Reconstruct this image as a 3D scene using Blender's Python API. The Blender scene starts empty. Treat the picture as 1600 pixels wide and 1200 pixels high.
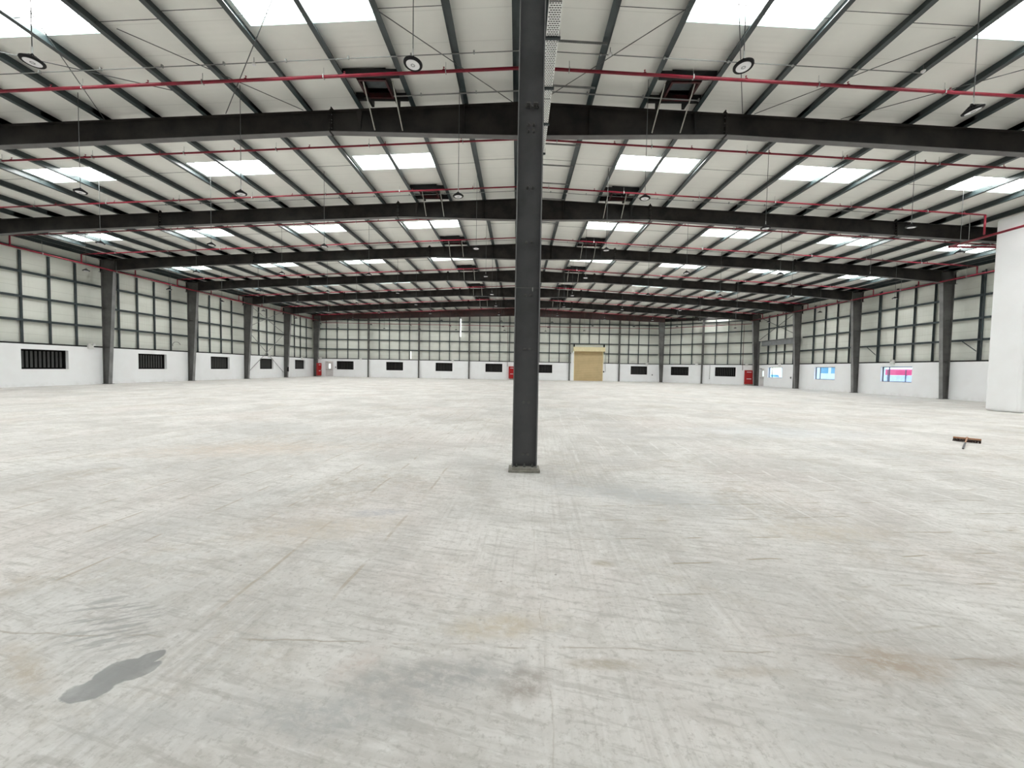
import bpy, math, random
from mathutils import Vector, Matrix
random.seed(7)
S = bpy.context.scene
COL = S.collection

# ------------------------------------------------------------------ camera
CF, YAW, PITCH, ROLL = 603.3012, -.0135, -.0395, .0173
CAM = Vector((-.1714, 0, 1.6777))
fw = Vector((math.sin(YAW)*math.cos(PITCH), math.cos(YAW)*math.cos(PITCH), math.sin(PITCH)))
r0 = Vector((math.cos(YAW), -math.sin(YAW), 0)); u0 = r0.cross(fw)
rt = math.cos(ROLL)*r0 + math.sin(ROLL)*u0; up = -math.sin(ROLL)*r0 + math.cos(ROLL)*u0
cd = bpy.data.cameras.new('camera'); cam = bpy.data.objects.new('camera', cd); COL.objects.link(cam)
cd.sensor_width = 36; cd.lens = CF/1600*36; cd.clip_start = .05; cd.clip_end = 400
M = Matrix.Identity(4)
for i in range(3):
    M[i][0] = rt[i]; M[i][1] = up[i]; M[i][2] = -fw[i]; M[i][3] = CAM[i]
cam.matrix_world = M
S.camera = cam

# ------------------------------------------------------------------ world, exposure
SKYLIGHT = 21.5
w = bpy.data.worlds.new('world'); S.world = w; w.use_nodes = True
wn = w.node_tree.nodes; wl = w.node_tree.links
sky = wn.new('ShaderNodeTexSky'); sky.sky_type = 'NISHITA'
sky.sun_elevation = math.radians(58); sky.sun_rotation = math.radians(200); sky.sun_disc = False
wl.new(sky.outputs[0], wn['Background'].inputs[0]); wn['Background'].inputs[1].default_value = .65
sd = bpy.data.lights.new('sun', 'SUN'); sd.energy = 3.6; sd.angle = .02
sun = bpy.data.objects.new('sun', sd); sun.rotation_euler = (math.radians(32), 0, math.radians(160)); COL.objects.link(sun)
S.view_settings.view_transform = 'Standard'; S.view_settings.look = 'None'
S.view_settings.gamma = 1; S.view_settings.use_curve_mapping = False
S.view_settings.exposure = 0.29
try:
    S.cycles.max_bounces = 10; S.cycles.diffuse_bounces = 7; S.cycles.use_denoising = True
except Exception: pass

# ------------------------------------------------------------------ material helpers
class NT:
    def __init__(s, name):
        s.m = bpy.data.materials.new(name); s.m.use_nodes = True
        s.n = s.m.node_tree.nodes; s.l = s.m.node_tree.links
        s.b = s.n['Principled BSDF']; s.tc = None
    def obj(s):
        if not s.tc: s.tc = s.n.new('ShaderNodeTexCoord')
        return s.tc.outputs['Object']
    def map(s, scale=(1,1,1), rot=0, loc=(0,0,0), src=None):
        if rot and scale[0] != scale[1]: src = s.map((1,1,1), rot, (0,0,0), src); rot = 0
        k = s.n.new('ShaderNodeMapping'); k.inputs['Scale'].default_value = scale
        k.inputs['Rotation'].default_value = (0,0,rot); k.inputs['Location'].default_value = loc
        s.l.new(src or s.obj(), k.inputs['Vector']); return k.outputs[0]
    def noise(s, scale, detail=4, vec=None, rough=.5, dist=0):
        k = s.n.new('ShaderNodeTexNoise'); k.inputs['Scale'].default_value = scale
        k.inputs['Detail'].default_value = detail; k.inputs['Roughness'].default_value = rough
        k.inputs['Distortion'].default_value = dist
        s.l.new(vec or s.obj(), k.inputs['Vector']); return k.outputs['Fac']
    def rng(s, v, a, b, c=0., d=1.):
        k = s.n.new('ShaderNodeMapRange'); k.interpolation_type = 'SMOOTHSTEP'
        for i, x in zip(('From Min','From Max','To Min','To Max'), (a,b,c,d)): k.inputs[i].default_value = x
        s.l.new(v, k.inputs['Value']); return k.outputs[0]
    def math(s, op, a, b=0.):
        k = s.n.new('ShaderNodeMath'); k.operation = op
        for i, x in enumerate((a, b)):
            if isinstance(x, (int, float)): k.inputs[i].default_value = x
            else: s.l.new(x, k.inputs[i])
        return k.outputs[0]
    def mix(s, f, a, b, mode='MIX'):
        k = s.n.new('ShaderNodeMix'); k.data_type = 'RGBA'; k.blend_type = mode
        for i, x in ((0, f), (6, a), (7, b)):
            if isinstance(x, (int, float)): k.inputs[i].default_value = x
            elif isinstance(x, tuple): k.inputs[i].default_value = (*x, 1) if len(x) == 3 else x
            else: s.l.new(x, k.inputs[i])
        return k.outputs[2]
    def bump(s, h, strength=.2, dist=.01):
        k = s.n.new('ShaderNodeBump'); k.inputs['Strength'].default_value = strength
        k.inputs['Distance'].default_value = dist; s.l.new(h, k.inputs['Height'])
        s.l.new(k.outputs[0], s.b.inputs['Normal'])
    def col(s, c):
        if isinstance(c, tuple): s.b.inputs['Base Color'].default_value = (*c, 1)
        else: s.l.new(c, s.b.inputs['Base Color'])
    def set(s, **k):
        for a, v in k.items(): s.b.inputs[a.replace('_', ' ')].default_value = v
        return s

def simple(name, c, c2=None, rough=.6, metal=0., scale=3., bump=0.):
    t = NT(name); t.set(Roughness=rough, Metallic=metal)
    if c2 is None: c2 = tuple(x*.8 for x in c)
    f = t.noise(scale, 5, rough=.6)
    t.col(t.mix(t.rng(f, .35, .68), c, c2))
    if bump: t.bump(f, bump, .004)
    return t.m

m_rafter = simple('rafter_paint', (.032,.028,.025), (.011,.010,.010), .6, scale=1.1)
m_flange = simple('rafter_underside_grey', (.125,.122,.122), (.095,.09,.088), .5, scale=2.)  # bottom flange, paler than the web
m_rustbeam = simple('oxide_red_steel', (.05,.015,.012), (.022,.010,.009), .6, scale=2.)
m_column = simple('near_column_paint', (.078,.080,.086), (.052,.054,.058), .45, scale=1.3)
m_wcol = simple('column_paint', (.125,.125,.12), (.075,.074,.07), .45, scale=.9)
m_wflg = simple('column_flange_highlight', (.25,.25,.25), (.17,.17,.17), .45, scale=1.2)  # column paint made paler: glossy highlight on the inner flange put into the colour
m_braceg = simple('brace_grey', (.30,.30,.30), (.24,.24,.24), .5)
m_purlin = simple('purlin_paint', (.034,.048,.050), (.022,.033,.035), .34, scale=2.)
m_girt = simple('girt_paint', (.055,.070,.075), (.040,.052,.055), .45, scale=2.)
m_dark = simple('dark_steel', (.018,.018,.018), (.012,.012,.012), .6)
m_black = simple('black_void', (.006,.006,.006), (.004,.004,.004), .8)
m_bar = simple('louvre_bar_paint', (.045,.045,.045), (.035,.035,.035), .5)
m_red = simple('sprinkler_red', (.25,.006,.026), (.17,.005,.016), .4)
m_darkred = simple('riser_dark_red', (.10,.012,.014), (.07,.01,.012), .5)
m_cab = simple('cabinet_red', (.40,.004,.006), (.34,.003,.005), .3)
m_galv = simple('galvanised_steel', (.42,.43,.42), (.32,.33,.32), .42, .5, 8.)
m_tray = simple('tray_steel', (.80,.82,.80), (.72,.74,.72), .6, 0., 6.)
m_conduit = simple('conduit_grey', (.25,.26,.25), (.2,.2,.2), .5, .2)
m_rod = simple('dark_rod', (.08,.085,.085), None, .5)
m_white = simple('white_plastic', (.75,.75,.73), (.68,.68,.66), .5)
m_lens = simple('lamp_lens', (.85,.85,.87), (.8,.8,.82), .3)
m_chip = simple('lamp_chips', (.33,.33,.34), None, .4)
m_lampblk = simple('lamp_black', (.008,.008,.009), None, .6)
m_grout = simple('grout', (.34,.33,.29), (.22,.215,.19), .9, scale=14., bump=.3)
m_shutter = simple('shutter_beige', (.56,.43,.235), (.50,.385,.21), .6, scale=.9)
m_shutbox = simple('shutter_box_cream', (.80,.70,.44), (.75,.65,.40), .5)
m_door = simple('door_pale', (.66,.64,.63), (.60,.58,.57), .5)
m_jamb = simple('door_white', (.74,.72,.72), (.7,.68,.68), .5)
m_alu = simple('dark_aluminium', (.07,.07,.09), (.05,.05,.07), .4)
m_wood = simple('broom_wood', (.42,.22,.12), (.33,.16,.085), .6, scale=30.)
m_bristle = simple('broom_bristle', (.05,.028,.022), (.03,.018,.015), .9, scale=60.)
m_grip = simple('broom_grip', (.09,.09,.10), None, .5)
m_bolt = simple('bolt_steel', (.16,.165,.165), (.11,.11,.11), .45, .3)

for _m, _v in ((m_rafter,.25), (m_purlin,.45), (m_dark,.2), (m_black,.1), (m_lampblk,.2), (m_girt,.3)):
    _m.node_tree.nodes['Principled BSDF'].inputs['Specular IOR Level'].default_value = _v

def wallpaint():
    t = NT('white_wall_paint'); t.set(Roughness=.75)
    a = t.noise(.7, 5, rough=.6); c = t.mix(t.rng(a, .35, .7), (.90,.91,.925), (.87,.875,.885))
    tc = t.obj(); sx = t.n.new('ShaderNodeSeparateXYZ'); t.l.new(tc, sx.inputs[0])
    low = t.math('MULTIPLY', t.rng(sx.outputs[2], .0, .35, 1, 0), t.rng(t.noise(3., 6), .42, .66))
    c = t.mix(t.math('MULTIPLY', low, .2), c, (.52,.51,.47)); t.col(c)
    t.bump(t.noise(12, 4), .1, .004); return t.m
m_wall = wallpaint()

def cladding(name, horiz=False):
    t = NT(name); t.set(Roughness=.55)
    a = t.noise(.35, 6, rough=.6); c = t.mix(t.rng(a, .35, .7), (.73,.745,.685), (.66,.675,.615))
    st = t.noise(1., 4, t.map((.25,.25,2.2)))
    c = t.mix(t.rng(st, .5, .75, 0, .25), c, (.50,.50,.42))
    sx = t.n.new('ShaderNodeSeparateXYZ'); t.l.new(t.obj(), sx.inputs[0])
    # fine horizontal side-lap lines of the sheeting
    fr = t.math('FRACT', t.math('MULTIPLY', sx.outputs[2], 1.33))
    ln = t.rng(t.math('ABSOLUTE', t.math('SUBTRACT', fr, .5)), .012, .03, 1, 0)
    c = t.mix(t.math('MULTIPLY', ln, .28), c, (.33,.33,.28)); t.col(c)
    xy = t.math('ADD', sx.outputs[0], sx.outputs[1])
    rib = t.math('SINE', t.math('MULTIPLY', xy, 31.))
    t.bump(rib, .12, .01); return t.m
m_clad = cladding('wall_sheeting')

def roofmat():
    t = NT('roof_liner'); t.set(Roughness=.5)
    a = t.noise(.4, 5, rough=.6); c = t.mix(t.rng(a, .35, .7), (.80,.80,.755), (.74,.74,.70))
    sx = t.n.new('ShaderNodeSeparateXYZ'); t.l.new(t.obj(), sx.inputs[0])
    fr = t.math('FRACT', t.math('ADD', sx.outputs[1], .1))
    ln = t.rng(t.math('ABSOLUTE', t.math('SUBTRACT', fr, .5)), .006, .018, 1, 0)
    c = t.mix(t.math('MULTIPLY', ln, .22), c, (.33,.33,.30)); t.col(c)
    t.bump(t.math('SINE', t.math('MULTIPLY', sx.outputs[1], 36.)), .1, .008); return t.m
m_roof = roofmat()

def emis(name, c, s):
    t = NT(name); t.col((.8,.82,.82)); t.b.inputs['Emission Color'].default_value = (*c, 1)
    t.b.inputs['Emission Strength'].default_value = s; return t.m
m_sky = emis('translucent_skylight', (1.0, .99, .975), SKYLIGHT)
m_slit = emis('daylight_strip', (1., 1., 1.), 2.2)
m_curb = simple('skylight_edge', (.55,.72,.70), (.5,.66,.64), .4)

def glassmat():
    m = bpy.data.materials.new('window_glass'); m.use_nodes = True
    n = m.node_tree.nodes; l = m.node_tree.links; n.clear()
    o = n.new('ShaderNodeOutputMaterial'); mx = n.new('ShaderNodeMixShader')
    tr = n.new('ShaderNodeBsdfTransparent'); gl = n.new('ShaderNodeBsdfGlossy')
    tr.inputs[0].default_value = (.86,.92,.95,1); gl.inputs['Roughness'].default_value = .05
    mx.inputs[0].default_value = .06
    l.new(tr.outputs[0], mx.inputs[1]); l.new(gl.outputs[0], mx.inputs[2]); l.new(mx.outputs[0], o.inputs[0])
    return m
m_glass = glassmat()

def floormat():
    t = NT('concrete_floor'); t.set(Roughness=.72)
    o = t.obj()
    sx = t.n.new('ShaderNodeSeparateXYZ'); t.l.new(o, sx.inputs[0]); X, Y = sx.outputs[0], sx.outputs[1]
    base = t.noise(.55, 9, rough=.62, dist=.6)
    c = t.mix(t.rng(base, .33, .66), (.475,.462,.44), (.645,.632,.608))
    # cool cloudy grey areas
    g = t.noise(.23, 5, t.map(loc=(13,4,0)), .55, .4)
    c = t.mix(t.rng(g, .52, .7, 0, .40), c, (.47,.48,.475))
    # warm brownish dirt, patchy and broken up by fine grain
    d = t.math('MULTIPLY', t.rng(t.noise(.5, 6, t.map(loc=(3,11,0)), .6, .8), .50, .68), t.rng(t.noise(7, 8, None, .75), .40, .62))
    c = t.mix(t.math('MULTIPLY', d, .7), c, (.37,.32,.25))
    # pinkish tint
    pk = t.rng(t.noise(.33, 4, t.map(loc=(31,7,0)), .5), .5, .68, 0, .30); c = t.mix(pk, c, (.62,.55,.52))
    # trowel streaks: long fine lines in two directions
    s1 = t.noise(1., 5, t.map((26., .7, 1), .05), .6); s2 = t.noise(1., 5, t.map((.8, 22., 1), .18), .6)
    reg = t.rng(t.noise(.4, 3, t.map(loc=(8,2,0))), .45, .55)
    st = t.math('ADD', t.math('MULTIPLY', s1, reg), t.math('MULTIPLY', s2, t.math('SUBTRACT', 1., reg)))
    c = t.mix(t.rng(st, .50, .64, 0, .28), c, (.36,.345,.32))
    c = t.mix(t.rng(st, .34, .47, .26, 0), c, (.70,.695,.68))
    # fine mottling
    fm = t.noise(24, 8, None, .72); c = t.mix(t.rng(fm, .51, .64, 0, .42), c, (.27,.255,.23))
    m1 = t.noise(2.2, 7, t.map(loc=(4,1,0)), .68, .5)
    c = t.mix(t.rng(m1, .50, .64, 0, .32), c, (.36,.34,.305)); c = t.mix(t.rng(m1, .30, .46, .22, 0), c, (.70,.695,.68))
    m2 = t.noise(7.5, 7, t.map((1,1.6,1), .2), .7, .3)
    c = t.mix(t.rng(m2, .53, .64, 0, .26), c, (.31,.30,.275)); c = t.mix(t.rng(m2, .34, .46, .35, 0), c, (.70,.695,.68))
    sc = t.noise(1., 6, t.map((2.2, 16., 1), .25), .65); c = t.mix(t.rng(sc, .53, .63, 0, .45), c, (.34,.325,.30))
    # residue of lifted tiles: rows of short joints
    wv = t.n.new('ShaderNodeVectorMath'); wv.operation = 'MULTIPLY_ADD'
    nz = t.n.new('ShaderNodeTexNoise'); nz.inputs['Scale'].default_value = .9; nz.inputs['Detail'].default_value = 3
    t.l.new(o, nz.inputs['Vector']); t.l.new(nz.outputs['Color'], wv.inputs[0]); wv.inputs[1].default_value = (.16,.16,0); t.l.new(o, wv.inputs[2])
    def brick(rot, bw, rh, mort):
        k = t.n.new('ShaderNodeTexBrick'); k.offset = 0; k.inputs['Scale'].default_value = 1
        k.inputs['Brick Width'].default_value = bw; k.inputs['Row Height'].default_value = rh
        k.inputs['Mortar Size'].default_value = mort; k.inputs['Mortar Smooth'].default_value = .6
        t.l.new(t.map((1,1,1), rot, src=wv.outputs[0]), k.inputs['Vector']); return k.outputs['Fac']
    broken = t.rng(t.noise(2.6, 4, t.map(loc=(5,5,0))), .47, .58)
    right = t.math('MULTIPLY', t.rng(X, -.2, 1.5), t.rng(Y, 1.6, 3.6))
    b1 = t.math('MULTIPLY', t.math('MULTIPLY', brick(-.10, 30., .47, .016), broken), right)
    c = t.mix(t.math('MULTIPLY', b1, .72), c, (.29,.25,.18))
    b3 = t.math('MULTIPLY', t.math('MULTIPLY', brick(.06, .62, 40., .030), t.rng(t.noise(.5, 3, t.map(loc=(1,9,0))), .42, .52)), t.math('MULTIPLY', right, t.math('MULTIPLY', t.math('MULTIPLY', t.rng(Y, 12, 18, 1, 0), t.rng(Y, 3.2, 5.)), t.rng(t.noise(3.5, 4), .38, .58))))
    c = t.mix(t.math('MULTIPLY', b3, .5), c, (.70,.695,.68))
    left = t.math('MULTIPLY', t.rng(X, -.4, -1.6), t.rng(Y, 1.8, 3.))
    b2 = t.math('MULTIPLY', t.math('MULTIPLY', brick(.04, .74, 30., .022), broken), left)
    c = t.mix(t.math('MULTIPLY', b2, .55), c, (.33,.27,.20))
    # saw-cut slab joints and hairline cracks
    wob = t.math('MULTIPLY', t.math('SUBTRACT', t.noise(3., 5), .5), .10)
    def line(v, at, hw, fade):
        dd = t.math('ABSOLUTE', t.math('SUBTRACT', t.math('ADD', v, wob), at)); return t.math('MULTIPLY', t.rng(dd, hw*.3, hw, 1, 0), fade)
    br2 = t.rng(t.noise(4.5, 5, t.map(loc=(2,2,0))), .40, .60)
    for v, at, hw, k in ((Y, 2.275, .010, .6), (X, .02, .006, .35), (Y, 9.78, .02, .3), (X, 3.9, .008, .2), (Y, 17.2, .03, .25)):
        c = t.mix(t.math('MULTIPLY', line(v, at, hw, br2), k), c, (.30,.26,.21))
    # specks
    vor = t.n.new('ShaderNodeTexVoronoi'); vor.inputs['Scale'].default_value = 5.; t.l.new(o, vor.inputs['Vector'])
    sp = t.math('MULTIPLY', t.rng(vor.outputs['Distance'], .03, .075, 1, 0), t.rng(t.noise(.8, 2, t.map(loc=(9,9,0))), .5, .6))
    c = t.mix(t.math('MULTIPLY', sp, .6), c, (.17,.15,.13))
    # stains with a place and shape of their own, plus the near column's painted shadow
    grain = t.rng(t.noise(9, 8, t.map((1,1.5,1), .3, (2,7,0)), .75, .4), .36, .60, .25, 1.)
    def blob(cx, cy, rx, ry, rot, soft=.5, nse=.5, ns=4.):
        mp = t.n.new('ShaderNodeMapping'); mp.vector_type = 'TEXTURE'
        mp.inputs['Location'].default_value = (cx, cy, 0); mp.inputs['Rotation'].default_value = (0,0,rot); mp.inputs['Scale'].default_value = (rx, ry, 1)
        t.l.new(o, mp.inputs['Vector'])
        ln = t.n.new('ShaderNodeVectorMath'); ln.operation = 'LENGTH'; t.l.new(mp.outputs[0], ln.inputs[0])
        v = t.math('ADD', ln.outputs['Value'], t.math('MULTIPLY', t.math('SUBTRACT', t.noise(ns, 5), .5), nse*2))
        return t.rng(v, 1-soft, 1+soft*.3, 1, 0), grain
    for cx, cy, rx, ry, rot, soft, k, colr in (
        (2.05,2.22,.42,.16,0,.8,.62,(.36,.30,.24)), (2.75,2.24,.26,.06,0,.8,.5,(.30,.26,.22)), (1.12,2.12,.30,.05,.1,.8,.4,(.38,.33,.27)),
        (-.55,2.02,.60,.16,.1,.9,.62,(.33,.33,.32)), (-.12,1.98,.22,.12,.6,.9,.6,(.32,.29,.26)), (-1.1,1.78,.55,.15,0,.9,.50,(.36,.365,.36)),
        (-.25,2.45,.40,.14,.2,.9,.5,(.44,.38,.28)), (-1.05,2.1,.20,.10,1.,.9,.35,(.50,.42,.38)), (.35,2.15,.28,.05,0,.8,.55,(.38,.34,.28)),
        (-2.85,2.02,.34,.09,-.5,.8,.55,(.42,.37,.30)), (1.4,5.2,1.3,.42,-.25,.9,.55,(.44,.45,.45)), (3.8,9.8,2.6,.30,0,.9,.45,(.42,.41,.40)),  # middle entry: soft shadow of the near column, painted in grey
        (-2.1,3.9,.9,.35,.3,.9,.35,(.50,.44,.36)), (-1.75,4.35,.35,.14,.2,.7,.5,(.40,.40,.42)), (3.1,4.1,.9,.3,.1,.9,.35,(.48,.42,.33)),
        (-5.5,7.5,2.4,.8,.2,.9,.3,(.60,.49,.40)), (7.5,11.,3.5,1.2,0,.9,.3,(.56,.60,.64)), (.6,3.3,.12,.06,0,.6,.5,(.35,.31,.24)),
        (1.3,1.8,.35,.2,.4,.9,.3,(.5,.5,.49)), (-1.9,1.72,.5,.12,0,.9,.4,(.43,.43,.42))):
        f, _ = blob(cx, cy, rx, ry, rot, soft, .65, 5.); c = t.mix(t.math('MULTIPLY', t.math('MULTIPLY', f, grain), min(1., k*1.55)), c, colr)
    f = None
    for a in ((-2.33,1.895,.115,.085,.3), (-2.29,1.985,.135,.11,.8), (-2.235,2.09,.095,.06,1.0), (-2.19,2.01,.09,.055,.9)):
        g_, _ = blob(*a, .10, .5, 9.); f = g_ if f is None else t.math('MAXIMUM', f, g_)
    wet = t.math('MULTIPLY', f, t.rng(t.noise(5, 4), .3, .6, .65, .88))
    c = t.mix(wet, c, (.17,.175,.175))
    # splash ripples beside the wet patch
    f, q = blob(-2.80, 2.42, .55, .26, -.55, .6, .25, 6.)
    rp = t.noise(1., 3, t.map((3.6, 26., 1), -.40), .5)
    c = t.mix(t.math('MULTIPLY', f, t.rng(rp, .49, .58, 0, .75)), c, (.30,.30,.29))
    t.col(c)
    t.l.new(t.rng(wet, 0, .85, .72, .30), t.b.inputs['Roughness'])
    t.bump(t.math('ADD', t.math('MULTIPLY', fm, .5), t.math('MULTIPLY', st, .5)), .22, .006)
    return t.m
m_floor = floormat()

# ------------------------------------------------------------------ geometry helpers
class MB:
    def __init__(s): s.v, s.f, s.mi, s.ms = [], [], [], []
    def _m(s, m):
        if m not in s.ms: s.ms.append(m)
        return s.ms.index(m)
    def add(s, vs, fs, m=None):
        b = len(s.v); s.v += [tuple(x) for x in vs]; s.f += [tuple(i+b for i in f) for f in fs]
        s.mi += [s._m(m)]*len(fs) if m else [0]*len(fs); return s
    def box(s, x0, x1, y0, y1, z0, z1, m=None):
        return s.add([(x,y,z) for z in (z0,z1) for y in (y0,y1) for x in (x0,x1)],
                     [(0,2,3,1),(4,5,7,6),(0,1,5,4),(2,6,7,3),(0,4,6,2),(1,3,7,5)], m)
    def prism(s, pts, y0, y1, m=None, ax='y'):          # polygon in xz, extruded along y (or yz along x)
        n = len(pts)
        P = (lambda a, b, d: (a, d, b)) if ax == 'y' else (lambda a, b, d: (d, a, b))
        s.add([P(a,b,y0) for a,b in pts] + [P(a,b,y1) for a,b in pts],
              [tuple(range(n)), tuple(range(2*n-1, n-1, -1))] + [(i, i+n, (i+1) % n+n, (i+1) % n) for i in range(n)], m); return s
    def tube(s, a, b, r, n=8, m=None, r2=None, caps=True):
        a, b = Vector(a), Vector(b); d = (b-a).normalized()
        u = d.orthogonal().normalized(); v = d.cross(u); r2 = r if r2 is None else r2
        vs = [a+(u*math.cos(t)+v*math.sin(t))*r for t in [2*math.pi*i/n for i in range(n)]] + \
             [b+(u*math.cos(t)+v*math.sin(t))*r2 for t in [2*math.pi*i/n for i in range(n)]]
        fs = [(i, (i+1) % n, (i+1) % n+n, i+n) for i in range(n)]
        if caps: fs += [tuple(range(n-1,-1,-1)), tuple(range(n, 2*n))]
        return s.add(vs, fs, m)
    def path(s, pts, r, n=6, m=None):
        for p, q in zip(pts, pts[1:]): s.tube(p, q, r, n, m)
        return s
    def lathe(s, prof, n=24, m=None, c=(0,0,0)):        # profile (r, z) from bottom to top
        vs = [(c[0]+r*math.cos(2*math.pi*i/n), c[1]+r*math.sin(2*math.pi*i/n), c[2]+z) for r, z in prof for i in range(n)]
        fs = [(k*n+i, k*n+(i+1) % n, (k+1)*n+(i+1) % n, (k+1)*n+i) for k in range(len(prof)-1) for i in range(n)]
        fs += [tuple(range(n-1,-1,-1)), tuple((len(prof)-1)*n+i for i in range(n))]
        return s.add(vs, fs, m)
    def mesh(s, name, mat=None, smooth=False):
        me = bpy.data.meshes.new(name); me.from_pydata(s.v, [], s.f)
        for m in (s.ms or [mat]): me.materials.append(m)
        if s.ms: me.polygons.foreach_set('material_index', s.mi)
        if smooth: me.polygons.foreach_set('use_smooth', [True]*len(me.polygons))
        me.validate(); me.update(); return me
def link(name, data, parent=None, loc=(0,0,0), rot=(0,0,0), label=None, kind=None):
    o = bpy.data.objects.new(name, data); COL.objects.link(o); o.location = loc; o.rotation_euler = rot
    if parent: o.parent = parent
    if label: o['label'] = label
    if kind: o['kind'] = kind
    return o
def thing(name, label, cat, loc=(0,0,0), group=None, data=None, rot=(0,0,0)):
    o = link(name, data, None, loc, rot); o['label'] = label; o['category'] = cat
    if group: o['group'] = group
    return o
def copy_tree(o, parent=None):
    c = o.copy(); COL.objects.link(c)
    if parent: c.parent = parent
    for ch in list(o.children): copy_tree(ch, c)
    return c
def bev(o, w=.004, seg=2):
    b = o.modifiers.new('bevel', 'BEVEL'); b.width = w; b.segments = seg; b.limit_method = 'ANGLE'
ORD = ['first','second','third','fourth','fifth','sixth','seventh','eighth','ninth','tenth','eleventh']

# ------------------------------------------------------------------ building grid
D0, B, SL = 6.2143, 7.5, .05
FY = lambda k: D0 + B*k
RZ = lambda x: 11.10 - SL*abs(x)          # underside of the roof sheeting
WX = 31.75                                # cladding plane of the side walls
MX = 31.32                                # inner face of the low masonry walls
yb = lambda x: 58.95 + .0284*(x + 30.88)  # far wall line
CH0, CH1 = Vector((21.75, yb(21.75), 0)), Vector((MX, 52.1, 0))
FRONT = -9.5

# floor
fl = link('floor', MB().box(-32.2, 32.2, FRONT-.2, 61.5, -.3, 0).mesh('floor', m_floor)); fl['kind'] = 'structure'

# ceiling: roof sheeting with openings for skylights and roof fans
SKX = [(4.09,7.48),(11.35,14.73),(18.61,21.99),(25.87,29.25)]
VENT = (4.42, 5.32)
def roof_mesh():
    mb = MB(); th = .07
    xs = sorted({0.} | {x for a in SKX for x in a} | set(VENT) | {32.1}); 
    ycuts = [FRONT-.1]
    for k in range(-1, 8): ycuts += [FY(k)+3.22, FY(k)+4.38, FY(k)+6.02, FY(k)+6.98]
    ycuts = sorted(y for y in ycuts if y < 61.5) + [61.6]
    for sgn in (-1, 1):
        for x0, x1 in zip(xs, xs[1:]):
            y0 = None
            for a, b in zip(ycuts, ycuts[1:]):
                ph = ((a - D0) % B); hole = False
                if abs(ph-3.22) < .01 and any(x0 >= s-.01 and x1 <= e+.01 for s, e in SKX) and a < 55: hole = True
                if abs(ph-6.02) < .01 and x0 >= VENT[0]-.01 and x1 <= VENT[1]+.01 and a < 52: hole = True
                if hole:
                    if y0 is not None: seg(mb, sgn, x0, x1, y0, a, th)
                    y0 = None
                elif y0 is None: y0 = a
            if y0 is not None: seg(mb, sgn, x0, x1, y0, ycuts[-1], th)
    return mb.mesh('ceiling', m_roof)
def seg(mb, sgn, x0, x1, y0, y1, th):
    pts = [(sgn*x0, RZ(x0)), (sgn*x1, RZ(x1)), (sgn*x1, RZ(x1)+th), (sgn*x0, RZ(x0)+th)]
    if sgn < 0: pts = pts[::-1]
    mb.prism(pts, y0, y1)
ceil = link('ceiling', roof_mesh()); ceil['kind'] = 'structure'

# skylights: translucent sheet on a shallow curb, two bays of purlins wide
for sgn in (-1, 1):
    for x0, x1 in SKX:
        mb = MB(); L = x1-x0
        mb.add([(0,0,.22),(sgn*L,0,.22-SL*L),(sgn*L,1.16,.22-SL*L),(0,1.16,.22)], [(0,3,2,1) if sgn > 0 else (0,1,2,3)], m_sky)
        for (ya, yc) in ((-.02, 0), (1.16, 1.18)):
            pts = [(0,-.01),(sgn*L,-.01-SL*L),(sgn*L,.25-SL*L),(0,.25)]
            mb.prism(pts if sgn > 0 else pts[::-1], ya, yc, m_curb)
        for xa, zz in ((0, 0), (sgn*L, -SL*L)): mb.box(min(xa, xa-sgn*.02), max(xa, xa-sgn*.02), 0, 1.16, zz-.01, zz+.25, m_curb)
        me = mb.mesh('skylight')
        for k in range(-1, 7):
            link('skylight', me, ceil, (sgn*x0, FY(k)+3.22, RZ(x0)))

# purlins: Z sections, one length per bay, lapped over the rafters
PX = [.35] + [2.15+1.815*i for i in range(16)]
PX += [30.5, 31.3]
def zsec(sgn, Ln):
    t, d, f = .012, .27, .135; z1 = 0
    pts = [(-f,z1-d),(-f,z1-d+.022),(-f+t,z1-d+.022),(-f+t,z1-d+t),(0,z1-d+t),(0,z1),(f,z1),(f,z1-.022),(f-t,z1-.022),(f-t,z1-t),(t,z1-t),(t,z1-d)]
    if sgn < 0: pts = [(-a, b) for a, b in pts][::-1]
    return MB().prism(pts, -.35, Ln+.35).mesh('purlin', m_purlin)
PM = {1: zsec(1, B), -1: zsec(-1, B)}; PL = {1: zsec(1, 1.6), -1: zsec(-1, 1.6)}
for k in range(-1, 8):
    for x in PX:
        for s in (-1, 1):
            if k == 7 and s*x > 21.5: continue
            if k == 6 and s*x > 28.5: continue
            link('purlin', (PM if k < 7 else PL)[s], ceil, (s*x, FY(k), RZ(x)))
# sag rods between the purlins, joined per bay, staggered
for k in range(0, 7):
    mb = MB()
    for s in (-1, 1):
        for i, (a, b) in enumerate(zip(PX, PX[1:])):
            y = FY(k)+3.78 + (.16 if i % 2 else -.05)
            mb.tube((s*a, y, RZ(a)-.12), (s*b, y, RZ(b)-.12), .008, 5)
    link('sag_rod', mb.mesh('sag_rod', m_rod), ceil, kind='stuff')
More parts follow.
